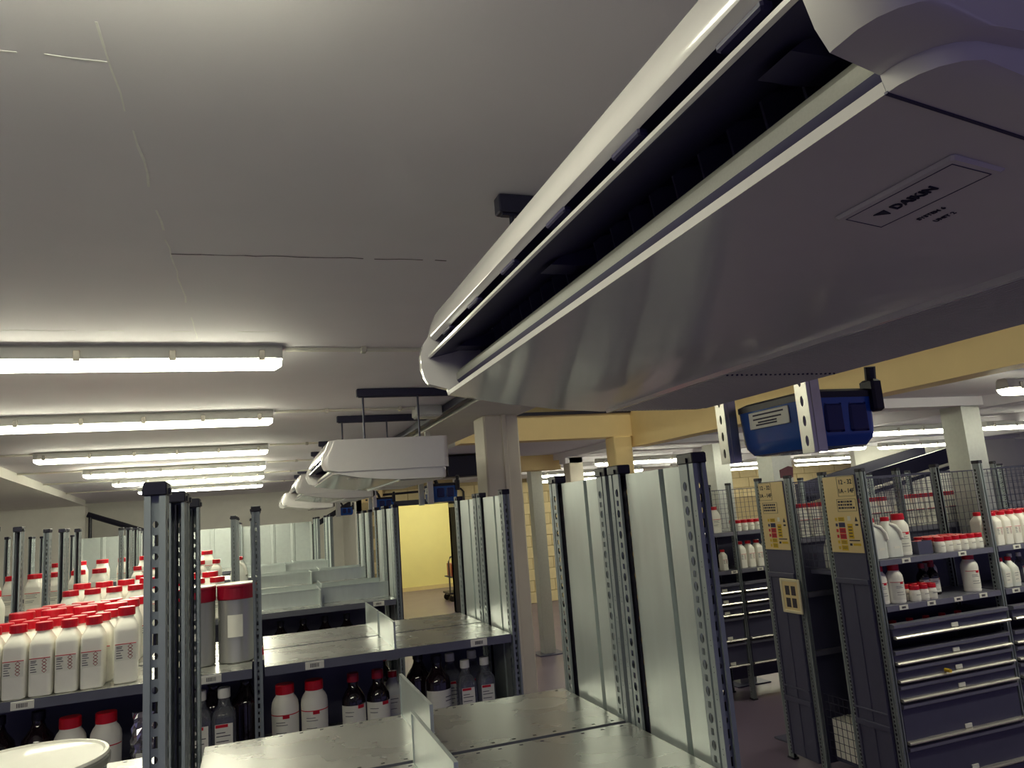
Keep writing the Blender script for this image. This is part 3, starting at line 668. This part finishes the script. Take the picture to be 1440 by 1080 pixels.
jugb = MB().loft([se(z,a,b,n) for z,a,b,n in [(0,.06,.06,5),(.006,.066,.066,6),(.12,.067,.067,6),(.16,.063,.062,5),(.2,.05,.048,3.5),(.235,.03,.03,2.4),(.25,.024,.024,2)]])
hj = MB().tube([(.045,-.05,.10),(.058,-.072,.13),(.05,-.07,.17),(.03,-.055,.21),(.0,-.035,.225)],.011,10)
KIND['handled_jug'] = ('jug', [
    ('body', jugb.mesh('body',True), 'hdpe_cool', []), ('handle', hj.mesh('handle',True), 'hdpe', []), ('cap', capm(.028,.028,.245,18), 'red', []),
    ('label', flat(-.02,.03,-.0672,.06,.075).mesh('label'), 'label', [])])
COUNT = {}
def put(kind, x, y, z, label, group, rz=0., s=1., names={}):
    cat, parts = KIND[kind]
    t = thing(kind, label, cat, (x,y,z), group, rz)
    t.scale = (s,s,s)
    for nm, me, m, subs in parts:
        o = obj(nm, me, m, t)
        for sub in subs: obj(sub[0], sub[1], sub[2], o)
    return t
J = lambda a=.004: random.uniform(-a,a)
# second rack, top shelf, left bay
lab = 'narrow white bottle with red cap and hazard label in the second rack packed block'
for r in range(3):
    for i in range(5):
        put('square_bottle', -.875+.0775*i+(0 if r == 0 else .012*r)+J(.001), 3.15+.101*r+.006*i, 1.4305, ('narrow white bottle with hazard label in the front row of the packed block','narrow white bottle with red cap in the middle row of the packed block','narrow white bottle with red cap in the back row of the packed block')[r], 'narrow bottles on the second rack', J(.02))
for r in range(3):
    for i in range(4):
        put('wide_can', -.90+.113*i+.03*r, 3.60+.118*r, 1.4305, ('wide white can with broad red cap right behind the packed narrow bottles','wide white can in the middle row at the back of the second rack','wide white can in the last row at the back of the second rack')[r], 'wide cans at the back of the second rack', J(.04))
put('square_bottle', -.462, 3.2, 1.4305, 'single larger white bottle with red cap standing apart beside the steel pails', None, .1, 1.08)
for x, y, l in ((-.232,3.33,'brushed steel pail with red lid rim, beside the upright and bottle block'),(-.078,3.335,'brushed steel pail with red lid rim, beside the empty right bay')):
    t = thing('steel_pail', l, 'pail', (x,y,1.4305), 'steel pails')
    obj('body', MB().lathe([(.068,0),(.072,.003),(.0725,.008),(.0715,.012),(.0725,.25),(.0725,.26)],36).mesh('body',True), 'steel', t)
    obj('lid_rim', MB().lathe([(.0735,.243),(.0755,.247),(.0755,.288),(.0765,.292),(.0765,.298),(.073,.300)],36), 'red_dark', t)
    obj('lid', MB().lathe([(.0735,.3),(.0745,.303),(.07,.305),(.068,.302)],36), 'hdpe', t)
    obj('label', arc(.0727,.10,.185,-118,-72,6).mesh('label',True), 'label', t)
# second rack, shelf below
z = 1.0905
def pair(kind, xs, y, label, group=None, s=1., rz=0, zz=1.0905):
    for x, l in zip(xs, label if isinstance(label, tuple) else (label,)*len(xs)): put(kind, x, y+J(.003), zz, l, group, rz+J(.05), s)
pair('round_bottle', (.097,.209), 3.24, ('white round bottle with red cap and red-striped label right beside the rack upright','white round bottle with red cap and red-striped label next to the amber bottles'), 'round white bottles below the empty bay')
pair('amber_bottle', (.365,.465), 3.26, ('dark amber bottle with white label next to the white round bottles','dark amber bottle with white label farther from the white round bottles'), 'amber bottles below the empty bay')
put('small_jug_bottle', .555, 3.43, 1.0905, 'small dark bottle with red cap at the upright behind the amber bottles', None) 
for x, y in ((.72,3.27),): put('dark_bottle', x, y, z, 'big black glass bottle with grey label on the shelf below the empty bay', None)
put('dark_bottle', .665, 3.40, z, 'big black glass bottle without visible label, beside the door-side gap', None, 2.6)
pair('clear_bottle', (.832,.92), 3.23, ('clear glass bottle with white cap beside the big black bottle','clear glass bottle with white cap closest to the ribbed rack end'), 'clear bottles at the rack end', 1.05)
pair('clear_bottle', (.80,.9), 3.36, 'clear glass bottle with white cap in the back row at the rack end', 'clear bottles behind at the rack end', 1.1)
pair('clear_bottle', (-.21,-.125), 3.19, ('clear glass bottle with white label below the pail farther from the middle upright','clear glass bottle with white label below the pail beside the middle upright'), 'clear bottles below the pails', 1.2)
pair('dark_bottle', (-.17,-.05), 3.38, 'black glass bottle in the shade below the steel pails', 'black bottles below the pails', 1.05, 2.4)
pair('round_bottle', (-.64,-.525), 3.2, ('white round bottle with red cap beside the black bottles, behind the drum','white round bottle with red cap right beside the foil bag'), 'round white bottles beside the foil bag', 1.0)
pair('dark_bottle', (-.88,-.755), 3.27, 'black bottle in shade below the packed narrow bottles', 'black bottles below the narrow bottles', 1.0, 2.2)
pair('amber_bottle', (.3,.42,.54), 3.62, 'dark bottle in the back row of the shelf below the empty bay', 'dark bottles in back', 1.0)
# foil bag
mb = MB(); secs = []
for k in range(13):
    zz = .018*k; w = .05*(1-.25*abs(k/12-.4)); d_ = .028*(1-.6*(k/12)**2)
    secs.append([(a*(1+random.uniform(-.16,.16)), b*(1+random.uniform(-.5,.5)), zz+random.uniform(-.004,.004)) for a,b,_ in se(zz,w,d_,3,20)])
fb = thing('foil_bag', 'crumpled silver foil bag beside the red-capped round bottles', 'bag', (-.395,3.21,1.0965))
obj('bag', mb.loft(secs), 'foil', fb); obj('label', flat(-.03,.03,-.031,.03,.08).mesh('label'), 'label', fb)
# drum on the nearest rack
dr = thing('plastic_drum', 'blue drum with a white lid standing on the nearest rack', 'drum', (-.432,1.76,1.4305)); dr.scale = (1,1,.84)
obj('body', MB().lathe([(.135,0),(.14,.004),(.142,.05),(.145,.11)],48).mesh('body',True), 'blue_dark', dr)
obj('rim', MB().lathe([(.146,.098),(.15,.102),(.151,.118),(.147,.122),(.14,.122)],48).mesh('rim',True), 'steel', dr)
obj('lid', MB().lathe([(.1465,.12),(.149,.124),(.147,.130),(.141,.131),(.137,.127),(.05,.128)],48).mesh('lid',True), 'hdpe', dr)
# third to fifth racks: containers on left bays
for i in range(8): put('wide_can', -1.02+.113*i, 5.04, 1.4305, 'wide white can with red cap in the front row of the third rack', 'front cans on the third rack', J(.06), .95)
for i in range(7): put('wide_can', -1.0+.12*i, 5.24, 1.4305, 'wide white can with red cap in the second row of the third rack', 'second row cans on the third rack', J(.06), 1.05)
for i in range(3): put('handled_jug', -.72+.17*i, 5.52, 1.4305, 'white handled jug at the back of the third rack', 'jugs on the third rack', J(.3))
for i in range(5): put('wide_can', -1.98+.14*i, 5.06, 1.4305, 'wide white can with red cap on the far left bay of the third rack', 'far left cans on the third rack', J(.06), 1.1)
for i in range(6): put('square_bottle', -.92+.12*i, 6.9, 1.4305, 'white square bottle with red cap on the fourth rack', 'square bottles on the fourth rack', J(.06), 1.15)
put('handled_jug', -.14, 6.95, 1.4305, 'tall white jug with red cap beside the upright of the fourth rack', None, 0, 1.05)
for i in range(6): put('wide_can', -1.95+.15*i, 6.92, 1.4305, 'wide white can with red cap on the far left bay of the fourth rack', 'far left cans on the fourth rack', J(.06), 1.15)
for i in range(8): put('wide_can', -1.9+.2*i, 8.8, 1.4305, 'wide white can with red cap standing on the fifth rack', 'cans on the fifth rack', J(.06), 1.25)
for i in range(4): put('jar', .05+.085*i+(.1 if i > 1 else 0), 5.06, 1.0905, 'small jar with red cap below the back-stopped shelf of the third rack', 'jars on the third rack', 0, 1.25)
for i in range(5): put('dark_bottle', .0+.14*i, 5.22, 1.0905, 'black bottle in shade on the shelf below the third rack top', 'black bottles on the third rack', 0, .95)
put('jar', .62, 5.02, 1.0905, 'white jar with pale red top beside the divider of the third rack', None, 0, 1.6)

# right rack A
zA, zB = 1.4505, 1.1705
put('handled_jug', 3.768, 3.90, zA, 'translucent handled jug with red cap right at the end post of the jar rack', None, 0, .95)
put('handled_jug', 3.897, 3.905, zA, 'translucent handled jug with red cap between the end-post jug and the tall bottle', None, 0, .95)
put('round_bottle', 4.022, 3.92, zA, 'tall white bottle with red cap right of the handled jugs', None, 0, 1.12)
for r in range(3):
    for i in range(5 if r else 6): put('jar', 4.27+.068*i-(.0 if r == 0 else .02), 3.85+.07*r, zA, 'small white jar with red cap in the block on the upper jar shelf', 'jars on the upper jar shelf', 0, 1.0)
bn = thing('parts_bin', 'small grey bin between the tall bottle and the jar block', 'bin', (4.147,3.93,zA))
obj('walls', MB().box(-.06,.06,-.08,-.074,0,.085).box(-.06,.06,.074,.08,0,.085).box(-.06,-.054,-.074,.074,0,.085).box(.054,.06,-.074,.074,0,.085).box(-.054,.054,-.074,.074,0,.004), 'slate', bn)
for i in range(2): put('jar', 4.12+.054*i, 3.93, zA+.005, 'small white jar with red cap inside the grey bin', 'jars in the grey bin', 0, .78)
for r in range(2):
    for i in range(7): put('square_bottle', 4.79+.085*i, 3.86+.11*r, zA, ('white square bottle in the front row on the right bay of the jar rack','white square bottle in the second row on the right bay of the jar rack')[r], 'square bottles on the right bay of the jar rack', 0, .92)
put('round_bottle', 3.765, 3.90, zB, 'tall white bottle partly hidden by the end post on the lower jar shelf', None, 0, .98)
put('round_bottle', 3.868, 3.87, zB, 'tall white round bottle beside the end post bottle on the lower jar shelf', None, 0, .98)
for r in range(2):
    for i in range(3): put('jar', 3.985+.07*i, 3.84+.08*r, zB, 'small white jar with red cap in the little block on the lower jar shelf', 'jars on the lower jar shelf', 0, 1.0)
for i in range(2): put('amber_bottle', 4.21+.085*i, 3.97, zB, 'amber bottle with red cap and white label on the lower jar shelf', 'amber bottles on the lower jar shelf', 0, .85)
put('round_bottle', 4.36, 4.05, zB, 'white bottle standing behind the amber bottles on the lower jar shelf', None, 0, .95)
put('round_bottle', 4.53, 3.88, zB, 'large white bottle with broad red cap alone on the lower jar shelf', None, 0, 1.02)
for i in range(2): put('small_jug_bottle', 4.80+.08*i, 3.87, zB, 'white square bottle with red cap on the lower right bay of the jar rack', 'square bottles on the lower right bay', 0, 1.0)
for i in range(4): put('clear_bottle', 5.0+.09*i, 3.95, zB, 'clear bottle with white cap on the lower right bay of the jar rack', 'clear bottles on the lower right bay', 0, .9)
for i in range(5): put('jar', 3.86+.14*i, 3.93, .985, 'small red-capped jar lying in the open top drawer', 'jars in the open drawer', 0, .7)
# rack B, seen through the mesh
for i in range(8): put('wide_can', 3.80+.112*i, 4.6, 1.5805, 'white can with red cap behind the wire mesh of the back rack', 'cans behind the wire mesh', 0, .95)
for i in range(8): put('wide_can', 4.80+.112*i, 4.6, 1.5805, 'white can with red cap behind the wire mesh, beyond the steel column', 'cans beyond the steel column', 0, .95)
put('handled_jug', 3.86, 4.35, 1.3605, 'white handled jug with red cap in the gap between sign panels', None, 1.2, 1.0)
bx = thing('white_carton', 'white carton low behind the mesh in the gap between sign panels', 'carton', (3.85,4.35,.1105))
obj('carton', MB().bbox(-.12,.12,-.12,.12,0,.25,.004), 'hdpe', bx); obj('tape', MB().box(-.02,.02,-.121,.121,.25,.2515), 'label', bx)
# rack C
for i in range(4): put('square_bottle', 4.52+.1*i, 6.4, 1.2005, 'tall white square bottle on the lower shelf beyond the far sign panel', 'square bottles beyond the far sign panel', 0, 1.05)
put('square_bottle', 4.30, 6.38, 1.2005, 'white bottle with bright red cap left of the post beyond the nearest rack end', None, 0, .8)
for r in range(2):
    for i in range(5): put('jar', 4.5+.075*i, 6.36+.08*r, 1.5605, 'small white jar on the upper shelf beyond the far sign panel', 'jars beyond the far sign panel', 0, 1.05)
put('wide_can', 4.27, 6.42, 1.5605, 'white can with red cap at the end of the farther rack', None)
for i in range(6): put('wide_can', 8.4+.2*i, 5.8, 1.6005, 'white can with red cap on the far right rack', 'cans on the far right rack', 0, 1.1)

# ------------------------------------------------------------------ things in the background
st = thing('access_ramp', 'dark blue sloping ramp with pale handrail rising under the mezzanine', 'ramp', (7.6,8.0,0))
k = .18
for yy in (0,.9): obj('stringer', MB().prism([(-.2,2.02-.2*k),(2.3,2.02+2.3*k),(2.3,1.72+2.3*k),(-.2,1.72-.2*k)],'y',yy,yy+.06), 'navy_dark', st)
for q in range(9):
    x = -.15+.27*q; zt = 1.86+k*x
    obj('tread', MB().bbox(x,x+.25,.06,.9,zt-.03,zt,.004), 'navy_dark', st)
obj('handrail', MB().tube([(-.2,-.03,1.8-.2*k),(2.3,-.03,1.8+2.3*k)],.022), 'pipe', st)
for x in (-.1,2.2): obj('post', MB().bbox(x-.04,x+.04,.0,.08,0,1.72+k*x,.004), 'navy_dark', st)
wr = struct('wall_hall_partition', MB().box(8.6,14,9.0,9.1,0,SOF+.05), 'wall_white')
hr = thing('stair_handrail', 'black sloping handrail on the far white wall left of the racks', 'handrail', (-2.9,15.5,0))
obj('rail', MB().tube([(0,0,2.42),(1.4,.2,1.85)],.05), 'black', hr); obj('post', MB().tube([(1.35,.2,0),(1.35,.2,1.88)],.03), 'black', hr); obj('post', MB().tube([(.05,0,0),(.05,0,2.4)],.03), 'black', hr)
hr2 = thing('stair_handrail', 'black sloping handrail on the far white wall beneath the farthest air conditioner', 'handrail', (1.0,15.5,0))
obj('rail', MB().tube([(0,0,1.85),(1.2,.0,2.5)],.05), 'black', hr2); obj('post', MB().tube([(.05,0,0),(.05,0,1.9)],.03), 'black', hr2); obj('post', MB().tube([(1.15,0,0),(1.15,0,2.48)],.03), 'black', hr2)
smd = thing('smoke_detector', 'small round smoke detector on the far left ceiling', 'detector', (-2.45,9.2,CEIL))
obj('base', MB().cyl((0,0,-.02),.055,.02,'z',20), 'pipe', smd); obj('sensor', MB().cyl((0,0,-.05),.03,.03,'z',20,.045), 'strut_dark', smd)
wd = thing('wall_heater', 'cream wall unit with slots above the doorway', 'wall unit', (2.15,BACK-.022,2.42))
obj('case', MB().bbox(-.2,.2,-.12,-.001,-.15,.15,.01), 'cream', wd)
for k in range(4): obj('slot', MB().box(-.1,.12,-.124,-.12,-.02+.03*k,-.008+.03*k), 'ink', wd)
for x in (-.14,-.08): obj('button', MB().box(x,x+.04,-.124,-.12,-.12,-.09), 'ink', wd)
cn = tag(obj('wall_conduit', MB().tube([(1.99,BACK-.05,2.34),(2.4,BACK-.05,2.4),(3.3,BACK-.05,2.42),(3.95,BACK-.05,2.42),(4.0,BACK-.05,2.36),(4.0,BACK-.05,1.2)],.022), 'black'), 'black conduit running over the doorway on the cream block wall', 'conduit')
dt = tag(obj('mezzanine_shade', MB().bbox(1.95,2.75,8.4,8.75,2.36,2.6,.01), 'navy_dark'), 'dark block added as shade under the mezzanine behind the white pillar', 'shade block')  # dark block painted in as the darkness below the mezzanine
dl = thing('wall_cabinet', 'grey wall cabinet low on the cream block wall beside the galvanised column', 'cabinet', (4.3,BACK-.2,.0))
obj('case', MB().bbox(-.35,.35,-.2,.17,.0,.75,.01), 'slate', dl); obj('shelf_bar', MB().box(-.34,.34,-.215,-.2,.3,.33), 'strut', dl); obj('door', MB().bbox(-.33,.33,-.21,-.2,.35,.72,.003), 'navy_dark', dl)
tr = thing('platform_trolley', 'wire-sided trolley with bent handle in the yellow room doorway', 'trolley', (4.08,16.9,0))
obj('deck', MB().bbox(-.05,.55,-.3,.3,.16,.2,.006), 'navy_dark', tr)
obj('handle', MB().tube([(-.02,-.28,.2),(-.02,-.28,.88),(.02,-.28,.97),(.1,-.28,1.0),(.5,-.28,1.0),(.53,-.28,.9),(.53,-.28,.2)],.018), 'ink', tr)
for x, y in ((.03,-.25),(.47,-.25),(.03,.25),(.47,.25)): obj('wheel', MB().cyl((x,y-.02,.075),.075,.04,'y',20), 'black', tr)
for x, y in ((.03,-.25),(.47,-.25),(.03,.25),(.47,.25)): obj('caster_fork', MB().bbox(x-.02,x+.02,y-.03,y+.03,.12,.16,.003), 'strut', tr)
obj('shelf', MB().bbox(0,.5,-.28,.28,.52,.54,.004), 'ink', tr)
bxx = thing('red_carton', 'small red and white cartons riding on the trolley', 'carton', (4.33,16.9,.5405)); obj('box', MB().bbox(-.2,.15,-.24,.2,0,.28,.006), 'red_dark', bxx); obj('panel', MB().box(-.16,.11,-.245,-.24,.03,.16), 'hdpe', bxx)
# mezzanine storage seen above the fascia
mz = thing('pallet_rack', 'orange pallet racking on the mezzanine above the cream fascia', 'pallet rack', (2.1,7.2,2.85))
obj('mezzanine_deck', MB().box(-.2,1.7,-.3,4,-.03,0), 'black', mz)
for x in (0.25,1.5): obj('frame_post', MB().bbox(x-.04,x+.04,-.04,.04,0,1.5,.004), 'orange', mz)
obj('frame_beam', MB().bbox(.25,1.5,-.03,.03,.35,.45,.004), 'orange', mz)
ct = thing('stored_cartons', 'pale carton stacked on the mezzanine behind the orange racking', 'carton', (2.55,7.6,2.8505))
obj('carton', MB().bbox(-.12,.1,-.2,.2,0,.22,.005), 'hdpe', ct); obj('lid_flap', MB().bbox(-.11,.09,-.19,.19,.22,.225,.001), 'label', ct)
